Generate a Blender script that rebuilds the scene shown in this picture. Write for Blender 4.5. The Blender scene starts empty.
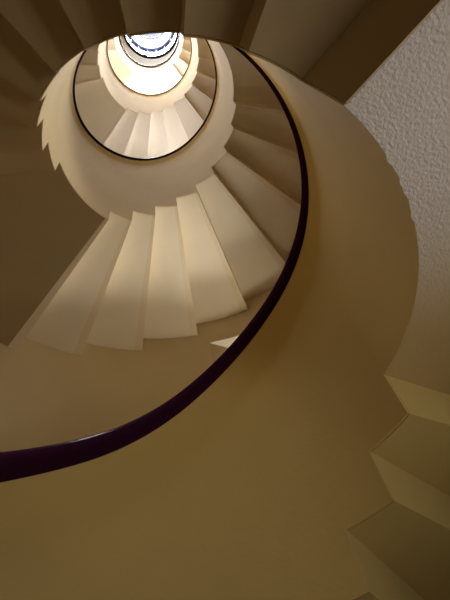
import bpy, math
from mathutils import Vector, Matrix
PI = math.pi
TAU = 2*PI
S = 0.62                                   # metres per unit of well radius
SC = bpy.context.scene
COL = SC.collection

# ------------------------------------------------------------------ materials
def nodes(name):
    m = bpy.data.materials.new(name); m.use_nodes = True
    nt = m.node_tree
    b = nt.nodes['Principled BSDF']
    return m, nt, b

def plaster(name, col, var=0.05, bump=0.06, scale=60.0, rough=0.85, big=2.2):
    m, nt, b = nodes(name)
    tc = nt.nodes.new('ShaderNodeTexCoord')
    n1 = nt.nodes.new('ShaderNodeTexNoise'); n1.inputs['Scale'].default_value = big; n1.inputs['Detail'].default_value = 5
    n2 = nt.nodes.new('ShaderNodeTexNoise'); n2.inputs['Scale'].default_value = scale; n2.inputs['Detail'].default_value = 4
    nt.links.new(tc.outputs['Object'], n1.inputs['Vector']); nt.links.new(tc.outputs['Object'], n2.inputs['Vector'])
    r = nt.nodes.new('ShaderNodeValToRGB')
    c0 = [c*(1-var) for c in col]; c1 = [min(1, c*(1+var)) for c in col]
    r.color_ramp.elements[0].position = 0.3; r.color_ramp.elements[0].color = (*c0, 1)
    r.color_ramp.elements[1].position = 0.7; r.color_ramp.elements[1].color = (*c1, 1)
    nt.links.new(n1.outputs['Fac'], r.inputs['Fac']); nt.links.new(r.outputs['Color'], b.inputs['Base Color'])
    bp = nt.nodes.new('ShaderNodeBump'); bp.inputs['Strength'].default_value = bump; bp.inputs['Distance'].default_value = 0.01
    nt.links.new(n2.outputs['Fac'], bp.inputs['Height']); nt.links.new(bp.outputs['Normal'], b.inputs['Normal'])
    b.inputs['Roughness'].default_value = rough
    b.inputs['Specular IOR Level'].default_value = 0.1
    return m

def simple(name, col, rough=0.4, metal=0.0, coat=0.0, var=0.15, scale=9.0, spec=0.5):
    m, nt, b = nodes(name)
    tc = nt.nodes.new('ShaderNodeTexCoord')
    n1 = nt.nodes.new('ShaderNodeTexNoise'); n1.inputs['Scale'].default_value = scale; n1.inputs['Detail'].default_value = 3
    nt.links.new(tc.outputs['Object'], n1.inputs['Vector'])
    r = nt.nodes.new('ShaderNodeValToRGB')
    r.color_ramp.elements[0].color = (*[c*(1-var) for c in col], 1); r.color_ramp.elements[1].color = (*[min(1, c*(1+var)) for c in col], 1)
    nt.links.new(n1.outputs['Fac'], r.inputs['Fac']); nt.links.new(r.outputs['Color'], b.inputs['Base Color'])
    b.inputs['Roughness'].default_value = rough; b.inputs['Metallic'].default_value = metal
    b.inputs['Specular IOR Level'].default_value = spec; b.inputs['Coat Weight'].default_value = coat; b.inputs['Coat Roughness'].default_value = 0.12
    return m

def glass(name, tint):
    m = bpy.data.materials.new(name); m.use_nodes = True
    nt = m.node_tree; nt.nodes.clear()
    o = nt.nodes.new('ShaderNodeOutputMaterial'); mx = nt.nodes.new('ShaderNodeMixShader')
    t = nt.nodes.new('ShaderNodeBsdfTransparent'); t.inputs['Color'].default_value = (*tint, 1)
    g = nt.nodes.new('ShaderNodeBsdfGlossy'); g.inputs['Roughness'].default_value = 0.05
    f = nt.nodes.new('ShaderNodeFresnel'); f.inputs['IOR'].default_value = 1.45
    nt.links.new(f.outputs['Fac'], mx.inputs['Fac']); nt.links.new(t.outputs['BSDF'], mx.inputs[1]); nt.links.new(g.outputs['BSDF'], mx.inputs[2])
    nt.links.new(mx.outputs['Shader'], o.inputs['Surface'])
    return m

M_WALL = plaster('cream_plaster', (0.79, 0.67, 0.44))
M_WALL_LOW = plaster('warm_light_plaster', (0.60, 0.445, 0.165), bump=0.035)  # deeper yellow: warm light low in the well put into the colour
M_OUT = plaster('outer_plaster', (0.60, 0.50, 0.32))
M_STEP = plaster('step_plaster', (0.84, 0.78, 0.67), bump=0.04)
M_RISER = plaster('riser_plaster', (0.80, 0.71, 0.56), bump=0.04)
M_STEP_LOW = plaster('warm_light_step_plaster', (0.54, 0.405, 0.15), bump=0.04)  # same lower-well warmth painted into the step colour
M_STEP_DIM = plaster('shaded_landing_plaster', (0.38, 0.30, 0.165), bump=0.04)  # the left landing's shade painted into its plaster colour
M_STEP_SHADE = plaster('shaded_step_plaster', (0.50, 0.39, 0.235), bump=0.04)  # plaster of the overhead flight, with its shade put into the colour
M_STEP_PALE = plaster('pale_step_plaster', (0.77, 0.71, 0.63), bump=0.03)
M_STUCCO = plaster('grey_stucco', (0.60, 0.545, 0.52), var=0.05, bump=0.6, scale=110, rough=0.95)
def tan_falloff(m, tan):                          # light falloff painted into the stucco: tan, smoother towards its lower end
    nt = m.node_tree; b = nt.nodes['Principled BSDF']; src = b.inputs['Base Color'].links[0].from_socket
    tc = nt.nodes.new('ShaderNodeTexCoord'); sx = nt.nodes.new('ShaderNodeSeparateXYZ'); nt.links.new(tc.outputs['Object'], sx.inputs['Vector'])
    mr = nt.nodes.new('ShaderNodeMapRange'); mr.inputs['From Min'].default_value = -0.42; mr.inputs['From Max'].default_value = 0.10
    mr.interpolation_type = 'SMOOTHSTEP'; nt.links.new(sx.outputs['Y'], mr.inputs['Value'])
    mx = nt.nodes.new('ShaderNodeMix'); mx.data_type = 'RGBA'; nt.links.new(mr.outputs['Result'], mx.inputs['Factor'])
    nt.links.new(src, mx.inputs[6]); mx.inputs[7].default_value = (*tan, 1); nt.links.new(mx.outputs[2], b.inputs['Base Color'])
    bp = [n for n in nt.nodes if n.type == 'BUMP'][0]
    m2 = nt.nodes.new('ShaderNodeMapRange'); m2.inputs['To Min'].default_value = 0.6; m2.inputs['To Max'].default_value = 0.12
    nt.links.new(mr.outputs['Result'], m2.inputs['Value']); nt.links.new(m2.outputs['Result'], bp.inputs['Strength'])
tan_falloff(M_STUCCO, (0.46, 0.33, 0.15))
M_RAIL = simple('dark_rail', (0.026, 0.006, 0.018), rough=0.5, spec=0.0, coat=0.015)
M_RAIL_BLUE = simple('blue_tinted_dark_rail', (0.020, 0.013, 0.040), rough=0.5, spec=0.0, coat=0.02)  # bluish sky sheen tinted into base and coat colour
M_RAIL_BLUE.node_tree.nodes['Principled BSDF'].inputs['Coat Tint'].default_value = (0.75, 0.78, 1.0, 1)
M_FLOOR = plaster('terrazzo_floor', (0.36, 0.30, 0.22), rough=0.5)
M_CEIL = plaster('white_ceiling', (0.85, 0.82, 0.76))
M_JAMB = plaster('jamb_plaster', (0.36, 0.29, 0.17))  # wall plaster darkened in colour to offset window light on the jambs
M_FRAME = simple('white_frame', (0.88, 0.86, 0.80), rough=0.5, var=0.04)
M_RIM = simple('grey_metal_rim', (0.008, 0.010, 0.016), rough=0.8, var=0.1, spec=0.0)
M_BLUE = simple('blue_grey_metal', (0.16, 0.19, 0.40), rough=0.7, var=0.05, spec=0.1)
M_PINK = plaster('pale_pink_plaster', (0.62, 0.56, 0.54), bump=0.02)
M_GLASS = glass('clear_glass', (0.95, 0.97, 1.0))
M_DOOR = simple('door_paint', (0.20, 0.12, 0.07), rough=0.5)

# ------------------------------------------------------------------ fitted layout (units of the well radius; angle th falls as the stair climbs)
EX, PH, RO = 0.01458, -0.1111, 2.9333
def P(r, th, z):
    e = r*(1 + EX*math.cos(2*(th - PH)))*S
    return Vector((e*math.cos(th), e*math.sin(th), z*S))

TA0, TT = 0.348, -1.058
ZL, ZB, H2, HB, PC = 1.776, 4.828, 0.2756, 0.281, 5.561
FLOOR_Z = -2.62
CEIL_Z = 21.6
TB = [-4.121, -4.372, -4.631, -4.894, -5.160, -5.442, -5.718, -5.981, -6.236]
T2 = [-2.662, -2.908, -3.157, -3.404]
T_SL = 0.085                                # slab thickness of a tread
# risers: (th, z_below, z_above)
lower = []
tl = [0.348, 0.607, 0.851]; 
while len(tl) < 16: tl.append(tl[-1] + 0.25)
for i, th in enumerate(tl): lower.append((th, ZL - (i+1)*0.265, ZL - i*0.265))
lower = [r for r in lower if r[1] > FLOOR_Z + 0.02][::-1]
f1 = []
ths = [TT, -1.325, -1.588, -1.855, -2.12, -2.39] + T2
SKEW = dict(zip(ths, [0.10, 0.02, 0.03, 0.03, 0.04, 0.05, 0.06, 0.07, 0.09, 0.11]))   # these risers are not quite radial
for i, th in enumerate(ths):
    za = ZB - (len(ths)-1-i)*0.275
    f1.append((th, ZL if i == 0 else za - 0.275, za))
def flight_b(turn): return [(th - TAU*turn, ZB + PC*turn + i*HB, ZB + PC*turn + (i+1)*HB) for i, th in enumerate(TB)]
def flight_c(turn):                          # eleven risers on the far side, turns 1 and up
    z0 = ZB + PC*(turn-1) + 9*HB; z1 = ZB + PC*turn; n = 11
    a, b = TT - TAU*turn, T2[-1] - TAU*turn
    out = []
    for i in range(n):
        th = a + (b-a)*i/(n-1)
        out.append((th, z0 + (z1-z0)*i/n, z0 + (z1-z0)*(i+1)/n))
    for k in range(4): out[n-1-k] = (T2[3-k] - TAU*turn, out[n-1-k][1], out[n-1-k][2])
    return out
FL = [lower, f1, flight_b(0), flight_c(1), flight_b(1), flight_c(2), flight_b(2)]
RISERS = [r for f in FL for r in f]
TOP_TH = TT - TAU*3
TOP_Z = RISERS[-1][2]
START_TH = RISERS[0][0] + 0.06

def soffit(th):                              # height of the underside at th
    z = RISERS[0][1]
    for r in RISERS:
        if th < r[0]: z = r[2]
        else: break
    return z
DZ = [(-9, .08), (-2.2, .08), (-1.9, .05), (-1.4, -.02), (-.9, .05), (-.45, .05), (0, -.04), (.6, -.09), (1.1, -.03), (2.0, 0.0), (3.16, 0.0), (3.6, -.11), (4.2, -.13), (4.75, -.17),
      (5.3, -.16), (5.9, 0.0), (6.5, .02), (7.2, .1), (8.5, .2), (9.6, .3), (10.1, .2), (10.5, .08), (10.8, -.08), (11.3, -.22), (11.8, -.26), (12.3, -.1), (12.8, -.03), (14.5, .1),
      (16.2, .3), (16.6, .25), (17.0, -.08), (17.5, -.33), (18.0, -.28), (18.45, -.05), (18.9, .1), (20.5, .1), (30, .1)]
def dz0(t):
    for (a, u), (b, v) in zip(DZ, DZ[1:]):
        if a <= t <= b: return u + (v-u)*(t-a)/(b-a)
    return 0.08
def rail_z(th):
    t = TA0 - th
    s = sum(dz0(t + k*0.09) for k in range(-3, 4))/7
    return ZL + 1.607 + 0.885*t + s
RR = 1.0107

# ------------------------------------------------------------------ mesh helpers
class MB:
    def __init__(self): self.v = []; self.f = []
    def add(self, vs, fs):
        o = len(self.v); self.v += [tuple(x) for x in vs]; self.f += [tuple(i+o for i in f) for f in fs]
    def loft(self, secs, closed=True, caps=True):
        n = len(secs[0]); vs = [p for s in secs for p in s]; fs = []
        m = n if closed else n-1
        for i in range(len(secs)-1):
            for j in range(m):
                k = (j+1) % n
                fs.append((i*n+j, i*n+k, (i+1)*n+k, (i+1)*n+j))
        if caps and closed:
            fs.append(tuple(range(n))[::-1]); fs.append(tuple((len(secs)-1)*n + j for j in range(n)))
        self.add(vs, fs)
    def arc_block(self, r0, r1, ta, tb, z0, z1, dt=0.03, ka=0.0, kb=0.0):
        n = max(1, int(abs(tb-ta)/dt)); 
        secs = []
        for i in range(n+1):
            th = ta + (tb-ta)*i/n
            rm, k = 1.55, (ka + (kb-ka)*i/n)*0.5
            if ka or kb: secs.append([P(r0, th, z0), P(rm, th+k, z0), P(r1, th+k, z0), P(r1, th+k, z1), P(rm, th+k, z1), P(r0, th, z1)])
            else: secs.append([P(r0, th, z0), P(r1, th, z0), P(r1, th, z1), P(r0, th, z1)])
        self.loft(secs)
    def ring(self, r, z, w, h, n=96, seg=10):
        vs = []; fs = []
        for i in range(n):
            th = TAU*i/n
            for j in range(seg):
                a = TAU*j/seg
                vs.append(P(r + w*math.cos(a), th, z + h*math.sin(a)))
        for i in range(n):
            for j in range(seg):
                a, b = i*seg+j, i*seg+(j+1) % seg; c, d = ((i+1) % n)*seg+(j+1) % seg, ((i+1) % n)*seg+j
                fs.append((a, b, c, d))
        self.add(vs, fs)
    def bar(self, a, b, w, up=None):
        a, b = Vector(a), Vector(b); d = (b-a).normalized()
        u = d.orthogonal().normalized() if up is None else (Vector(up) - d*Vector(up).dot(d)).normalized()
        v = d.cross(u)
        s = lambda c: [c + u*w + v*w, c - u*w + v*w, c - u*w - v*w, c + u*w - v*w]
        self.loft([s(a), s(b)])
    def build(self, name, mat, parent=None, sharp=0.5):
        me = bpy.data.meshes.new(name); me.from_pydata(self.v, [], self.f); me.validate(); 
        import bmesh
        bm = bmesh.new(); bm.from_mesh(me); bmesh.ops.recalc_face_normals(bm, faces=bm.faces[:]); bm.to_mesh(me); bm.free()
        for p in me.polygons: p.use_smooth = True
        me.set_sharp_from_angle(angle=sharp)
        me.materials.append(mat)
        o = bpy.data.objects.new(name, me); COL.objects.link(o)
        if parent:
            o.parent = parent; o.matrix_parent_inverse = Matrix.Translation(-parent.location)
        return o
def thing(name, label, cat, loc, group=None):
    o = bpy.data.objects.new(name, None); COL.objects.link(o); o.location = loc; o.empty_display_size = 0.1
    o['label'] = label; o['category'] = cat
    if group: o['group'] = group
    return o
def struct(o): o['kind'] = 'structure'; return o

def lip(th):                                # the lowest landing's edge swells into the well
    u = (TA0 - th)/(TA0 - TT)
    return 0.03*math.sin(PI*u)**0.8 if 0 < u < 1 else 0.0
# ------------------------------------------------------------------ stairs
SK = 0.012                                   # steps start behind the thin skirt of the balustrade
R_IN, R_OUT = 1.0 + SK, RO - 0.004
def flight(risers, label, group='flights of the spiral stair'):
    mid = risers[len(risers)//2]
    ms, mr = (M_STEP_LOW, M_STEP_LOW) if risers[0][1] < ZL - 0.1 else (M_STEP_SHADE, M_STEP_SHADE) if risers[0][1] < ZL + 0.5 else (M_STEP_PALE, M_STEP_PALE) if risers[0][1] > ZB + PC - 0.1 else (M_STEP, M_RISER)
    root = thing('stair_flight', label, 'stair flight', P(0.5*(R_IN+R_OUT), risers[0][0], risers[0][1]), group)
    for i, (th, zb, za) in enumerate(risers):
        dr = 0.005 if abs(th - TT) < 1e-6 else 0.035        # riser thickness as an angle
        par = root
        if i < len(risers)-1:
            nx = risers[i+1][0]
            m = MB(); m.arc_block(R_IN, R_OUT, th, nx + 0.035, za, za + T_SL, ka=SKEW.get(th, 0), kb=SKEW.get(nx, 0))
            par = m.build('step', ms, root)
        m = MB(); m.arc_block(R_IN, R_OUT, th + dr, th, zb, za + T_SL, dt=0.05, ka=SKEW.get(th, 0), kb=SKEW.get(th, 0))
        r = m.build('riser', mr, root)
        if par is not root:
            r.parent = par; r.matrix_parent_inverse = Matrix.Identity(4)
    return root
def landing(ta, tb, z, mat, label, thick=T_SL):
    m = MB(); secs = []; te = tb + (0.005 if mat is M_STUCCO else 0.035); n = int((ta-te)/0.012)
    for i in range(n+1):
        th = ta + (te-ta)*i/n; r = R_IN - lip(th); rj = r
        if mat is M_STUCCO: rj -= 0.009 + 0.004*(1 + math.sin(th*47) + 0.6*math.sin(th*113+1))*(1 if -0.85 < th < -0.4 else 0.2)
        k = (SKEW.get(ta, 0) + (SKEW.get(tb, 0) - SKEW.get(ta, 0))*i/n)*0.5; rm = 1.55
        secs.append([P(rj, th, z), P(rm, th+k, z), P(R_OUT, th+k, z), P(R_OUT, th+k, z + thick), P(rm, th+k, z + thick), P(r, th, z + thick), P(r, th, z + 0.012)])
    m.loft(secs)
    o = m.build('stair_landing', mat)
    o['label'] = label; o['category'] = 'landing'; o['group'] = 'landings of the spiral stair'
    return o

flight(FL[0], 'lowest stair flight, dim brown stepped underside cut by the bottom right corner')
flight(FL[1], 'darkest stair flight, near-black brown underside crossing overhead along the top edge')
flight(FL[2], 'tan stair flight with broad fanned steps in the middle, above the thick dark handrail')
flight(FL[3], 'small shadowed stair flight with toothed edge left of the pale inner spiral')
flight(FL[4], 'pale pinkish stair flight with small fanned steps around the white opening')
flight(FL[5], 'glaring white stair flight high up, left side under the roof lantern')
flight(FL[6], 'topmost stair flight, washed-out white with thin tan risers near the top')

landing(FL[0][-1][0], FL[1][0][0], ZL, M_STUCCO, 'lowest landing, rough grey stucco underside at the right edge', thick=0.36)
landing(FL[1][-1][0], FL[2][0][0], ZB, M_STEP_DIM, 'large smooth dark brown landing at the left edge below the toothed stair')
landing(FL[2][-1][0], FL[3][0][0], FL[2][-1][2], M_STEP, 'dim tan landing behind the handrail, above the right end of the fanned steps')
landing(FL[3][-1][0], FL[4][0][0], FL[3][-1][2], M_STEP, 'smooth tan landing inside the inner spiral, left of the pinkish steps')
landing(FL[4][-1][0], FL[5][0][0], FL[4][-1][2], M_STEP, 'tiny cream landing right of the white opening, above the pinkish steps')
landing(FL[5][-1][0], FL[6][0][0], FL[5][-1][2], M_STEP, 'overexposed white landing high on the left inside the white opening')
landing(FL[6][-1][0], TOP_TH, FL[6][-1][2], M_STEP, 'topmost landing under the ceiling beside the roof lantern')

# ------------------------------------------------------------------ balustrades
def balustrade(tha, thb, label, rail_label=None, mat=None):
    root = thing('stair_balustrade', label, 'balustrade', P(1.0, tha, soffit(tha)), 'turns of the spiral balustrade')
    ths = []
    n = int((tha-thb)/0.022)
    base = [tha + (thb-tha)*i/n for i in range(n+1)]
    rs = [r[0] for r in RISERS if thb + 1e-4 < r[0] < tha - 1e-4]
    cols = []
    for th in base:
        if all(abs(th-r) > 0.004 for r in rs): cols.append((th, None))
    for r in rs: cols += [(r + 1e-5, 'lo'), (r - 1e-5, 'hi')]
    cols.sort(key=lambda c: -c[0])
    secs = []
    for th, _ in cols:
        zb = soffit(th) + 0.0015; zt = rail_z(th) - 0.02
        zm = min(zt - 0.3, max(soffit(th - 0.04), soffit(th)) + 0.42)
        w = 0.15
        secs.append([P(1.0 - lip(th), th, zb), P(1.0, th, zt), P(1.0 + w, th, zt), P(1.0 + w, th, zm), P(1.0 + SK - 0.003, th, zm), P(1.0 - lip(th) + SK - 0.003, th, zb)])
    m = MB(); m.loft(secs)
    m.build('parapet', mat or M_WALL, root, sharp=0.6)
    # handrail: a rounded bar that overhangs the well side
    prof = []
    top = label.startswith('upper')
    a, b = (0.075 if top else 0.062 if mat else 0.056), (0.09 if mat else 0.14 if top else 0.05)
    for k in range(20):
        t = TAU*k/20; c, s_ = math.cos(t), math.sin(t)
        prof.append((a*math.copysign(abs(c)**0.6, c), b*math.copysign(abs(s_)**0.6, s_)))
    n = int((tha-thb)/0.03); secs = []
    for i in range(n+1):
        th = tha + (thb-tha)*i/n
        secs.append([P(RR + 0.026 + u, th, rail_z(th) + v) for u, v in prof])
    m = MB(); m.loft(secs)
    h = m.build('handrail', M_RAIL if mat or top else M_RAIL_BLUE, root, sharp=1.2)
    if rail_label: h['label'] = rail_label
CUT = TA0 - 2.2
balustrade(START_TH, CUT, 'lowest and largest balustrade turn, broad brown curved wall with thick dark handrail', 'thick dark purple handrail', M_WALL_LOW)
balustrade(CUT, CUT - TAU, 'second balustrade turn, tan curved wall with toothed left edge in the middle')
balustrade(CUT - TAU, CUT - 2*TAU, 'third balustrade turn, small bright cream ring with thin black handrail')
balustrade(CUT - 2*TAU, TOP_TH, 'uppermost balustrade turn, white ring with thin grey handrail near the top')

# ------------------------------------------------------------------ setting: floor, outer wall with splayed windows and an added doorway, ceiling
WIN = []
W_A, W_B, SPLAY = 1.342, 0.86, 0.19
for k in range(3): WIN.append((W_A, W_B, 3.55 + PC*k, 5.46 + PC*k))
WIN.append((W_A, W_B, 19.5, 21.2))  # unseen top window added to brighten the ceiling and last flight
D_A, D_B = -0.55, -1.10
DOOR = (D_A, D_B, FLOOR_Z, 1.15)
WT = 0.45                                  # wall thickness
def wall():
    thset = set(); n = 120
    for i in range(n): thset.add(round(-PI + TAU*i/n, 5))
    for w in WIN + [DOOR]: thset.add(w[0]); thset.add(w[1])
    ths = sorted(thset); zs = sorted({FLOOR_Z, CEIL_Z} | {w[2] for w in WIN + [DOOR]} | {w[3] for w in WIN + [DOOR]} | {FLOOR_Z + i*0.8 for i in range(1, 30) if FLOOR_Z + i*0.8 < CEIL_Z})
    m = MB(); nT = len(ths)
    vs = [P(RO, th, z) for z in zs for th in ths]; fs = []
    for j in range(len(zs)-1):
        for i in range(nT):
            i2 = (i+1) % nT; a = ths[i]; b = ths[i2] if i2 else ths[0] + TAU
            tc, zc = 0.5*(a+b), 0.5*(zs[j]+zs[j+1])
            if any(w[1] < tc < w[0] and w[2] < zc < w[3] for w in WIN + [DOOR]): continue
            fs.append((j*nT+i, j*nT+i2, (j+1)*nT+i2, (j+1)*nT+i))
    m.add(vs, fs)
    o = m.build('wall_outer', M_OUT); struct(o)
    # splayed white reveals
    for wi, w in enumerate(WIN + [DOOR]):
        m = MB()
        sp = SPLAY if w is not DOOR else 0.0
        k = 8
        inn = [w[0] + (w[1]-w[0])*i/k for i in range(k+1)]
        ou = [w[0]-sp + (w[1]-sp-w[0]+sp)*i/k for i in range(k+1)]
        for z in (w[2], w[3]):
            m.add([P(RO, t, z) for t in inn] + [P(RO+WT, t, z) for t in ou], [(i, i+1, k+2+i, k+1+i) for i in range(k)])
        struct(m.build('trim_%d' % (wi+1), M_FRAME))
        m = MB()
        for ti, to in ((inn[0], ou[0]), (inn[-1], ou[-1])):
            m.add([P(RO, ti, w[2]), P(RO, ti, w[3]), P(RO+WT, to, w[3]), P(RO+WT, to, w[2])], [(0, 1, 2, 3)])
        m.build('jamb', M_JAMB, bpy.data.objects['trim_%d' % (wi+1)])
wall()
for k, w in enumerate(WIN):
    a, b, z0, z1 = w[0]-SPLAY, w[1]-SPLAY, w[2], w[3]
    m = MB(); e = 0.03; r0, r1 = RO + WT - 0.06, RO + WT
    m.arc_block(r0, r1, a, b, z0, z0+2*e); m.arc_block(r0, r1, a, b, z1-2*e, z1)
    for t in (a, 0.5*(a+b)+0.005, b+0.012): m.arc_block(r0, r1, t, t-0.012, z0+2*e, z1-2*e, dt=0.1)
    fr = struct(m.build('window_%d' % (k+1), M_FRAME))
    m = MB(); m.arc_block(r0+0.025, r0+0.035, a-0.012, b+0.012, z0+2*e, z1-2*e)
    m.build('pane', M_GLASS, fr)
# unseen doorway added to light the lowest landing: frame and glazed leaf
a, b, z0, z1 = DOOR
m = MB(); r0, r1 = RO + WT - 0.12, RO + WT
m.arc_block(r0, r1, a, a-0.025, z0, z1, dt=.1); m.arc_block(r0, r1, b+0.025, b, z0, z1, dt=.1); m.arc_block(r0, r1, a-0.025, b+0.025, z1-0.1, z1)
m.arc_block(r0, r1, a-0.025, b+0.025, z0+0.01, z0+0.25)
dr = struct(m.build('added_door_1', M_DOOR))
m = MB(); m.arc_block(r0+0.05, r0+0.06, a-0.025, b+0.025, z0+0.25, z1-0.1); m.build('pane', M_GLASS, dr)

m = MB(); n = 96
m.add([P(RO+0.001, TAU*i/n, FLOOR_Z) for i in range(n)], [tuple(range(n))])
struct(m.build('floor', M_FLOOR))
m = MB()
secs = [[P(1.0, TAU*i/n, CEIL_Z), P(RO+WT, TAU*i/n, CEIL_Z), P(RO+WT, TAU*i/n, CEIL_Z+0.15), P(1.0, TAU*i/n, CEIL_Z+0.15)] for i in range(n+1)]
m.loft(secs, caps=False); struct(m.build('ceiling', M_CEIL))

# ------------------------------------------------------------------ roof lantern over the well
lan = thing('roof_lantern', 'round white roof lantern with pale blue rings closing the top of the stairwell', 'roof lantern', P(0, 0, CEIL_Z))
LT = 24.75
m = MB(); m.ring(1.0, CEIL_Z, 0.05, 0.22); m.build('rim', M_RIM, lan)
for i in range(16):
    th = TAU*(i+0.3)/16
    m = MB(); m.bar(P(1.0, th, CEIL_Z+0.15), P(1.0, th, LT), 0.006); m.build('mullion', M_BLUE, lan)
m = MB()
m.loft([[P(1.03, TAU*i/n, CEIL_Z+0.15), P(1.04, TAU*i/n, CEIL_Z+0.15), P(1.04, TAU*i/n, LT), P(1.03, TAU*i/n, LT)] for i in range(n+1)], caps=False)
m.build('glazing', M_GLASS, lan)
m = MB(); m.ring(1.0, LT, 0.07, 0.13); m.build('ring', M_BLUE, lan)
m = MB()
m.loft([[P(1.02, TAU*i/n, LT+0.1), P(1.08, TAU*i/n, LT+0.1), P(0.9, TAU*i/n, 28.6), P(0.86, TAU*i/n, 28.5)] for i in range(n+1)], caps=False)
m.build('cone', M_PINK, lan)
m = MB(); m.ring(0.86, 28.6, 0.08, 0.16); m.build('ring', M_BLUE, lan)
for i in range(10):
    th = TAU*(i+0.15)/10
    m = MB(); m.bar(P(0.93, th, 27.5), P(0.85, th, 28.45), 0.01); m.build('bracket', M_RIM, lan)
m = MB(); m.add([P(0.86, TAU*i/n, 28.75) for i in range(n)], [tuple(range(n))]); m.build('skylight_pane', M_GLASS, lan)
for i in range(6):
    th = PI*i/6
    m = MB(); m.bar(P(0.86, th, 28.7), P(0.86, th+PI, 28.7), 0.012); m.build('glazing_bar', M_BLUE, lan)

# ------------------------------------------------------------------ light
def area(name, loc, target, sx, sy, power, col, shape='RECTANGLE'):
    l = bpy.data.lights.new(name, 'AREA'); l.shape = shape; l.size = sx; l.energy = power; l.color = col
    if shape == 'RECTANGLE': l.size_y = sy
    o = bpy.data.objects.new(name, l); COL.objects.link(o); o.location = loc
    o.rotation_euler = (Vector(target) - Vector(loc)).to_track_quat('-Z', 'Y').to_euler()
    return o
sl = area('sky_light', P(0, 0, 29.5), P(0, 0, 0), 1.3, 1.3, 510, (1.0, 0.97, 0.93), 'DISK')
WP = [52, 86, 400, 100]
WC = [(1.0, 0.86, 0.64), (1.0, 0.93, 0.83), (1.0, 0.97, 0.92), (1.0, 0.98, 0.97)]
for k, w in enumerate(WIN):
    tm, zm = 0.5*(w[0]+w[1]) - SPLAY, 0.5*(w[2]+w[3])
    area('window_light', P(RO+WT+0.15, tm, zm), P(0.6, tm+0.5, zm+0.9), 0.9, 1.1, WP[k], WC[k])
tm = 0.5*(D_A+D_B)
dl = area('added_door_light', P(RO+WT+0.2, tm, -0.6), P(1.6, tm, 1.6), 0.9, 1.2, 4.3, (1.0, 0.88, 0.70))  # added light through the unseen doorway, aimed at the lowest landing

ul = area('landing_fill_light', P(2.6, -0.62, 0.3), P(1.75, -0.66, 1.776), 0.25, 0.15, 0.65, (1.0, 0.95, 0.86))  # added fill without a fixture, brightens the underside of the lowest landing
ul.data.spread = math.radians(90)
dl.data.spread = math.radians(70)
sl.data.spread = math.radians(50)

w = bpy.data.worlds.new('sky'); SC.world = w; w.use_nodes = True
bg = w.node_tree.nodes['Background']; bg.inputs['Color'].default_value = (0.80, 0.86, 1.0, 1); bg.inputs['Strength'].default_value = 0.85

# ------------------------------------------------------------------ camera
cx, cy, rx, ry, F = -0.1922, -1.1496, 0.5428, 0.15656, 504.04
cam = bpy.data.cameras.new('camera'); co = bpy.data.objects.new('camera', cam); COL.objects.link(co)
Rx = Matrix(((1, 0, 0), (0, math.cos(rx), -math.sin(rx)), (0, math.sin(rx), math.cos(rx))))
Ry = Matrix(((math.cos(ry), 0, -math.sin(ry)), (0, 1, 0), (math.sin(ry), 0, math.cos(ry))))
R = Ry @ Rx                                # world -> (right, down, forward)
right, down, fwd = R[0], R[1], R[2]
mw = Matrix((( right[0], -down[0], -fwd[0], cx*S), (right[1], -down[1], -fwd[1], cy*S), (right[2], -down[2], -fwd[2], 0.0), (0, 0, 0, 1)))
co.matrix_world = mw
cam.sensor_fit = 'VERTICAL'; cam.sensor_height = 36.0; cam.lens = 36.0*F/600.0
cam.clip_start = 0.02; cam.clip_end = 200
SC.camera = co
SC.view_settings.view_transform = 'Standard'
SC.view_settings.look = 'None'
SC.view_settings.exposure = 0.0
SC.cycles.max_bounces = 16
SC.cycles.diffuse_bounces = 12
SC.cycles.transparent_max_bounces = 16
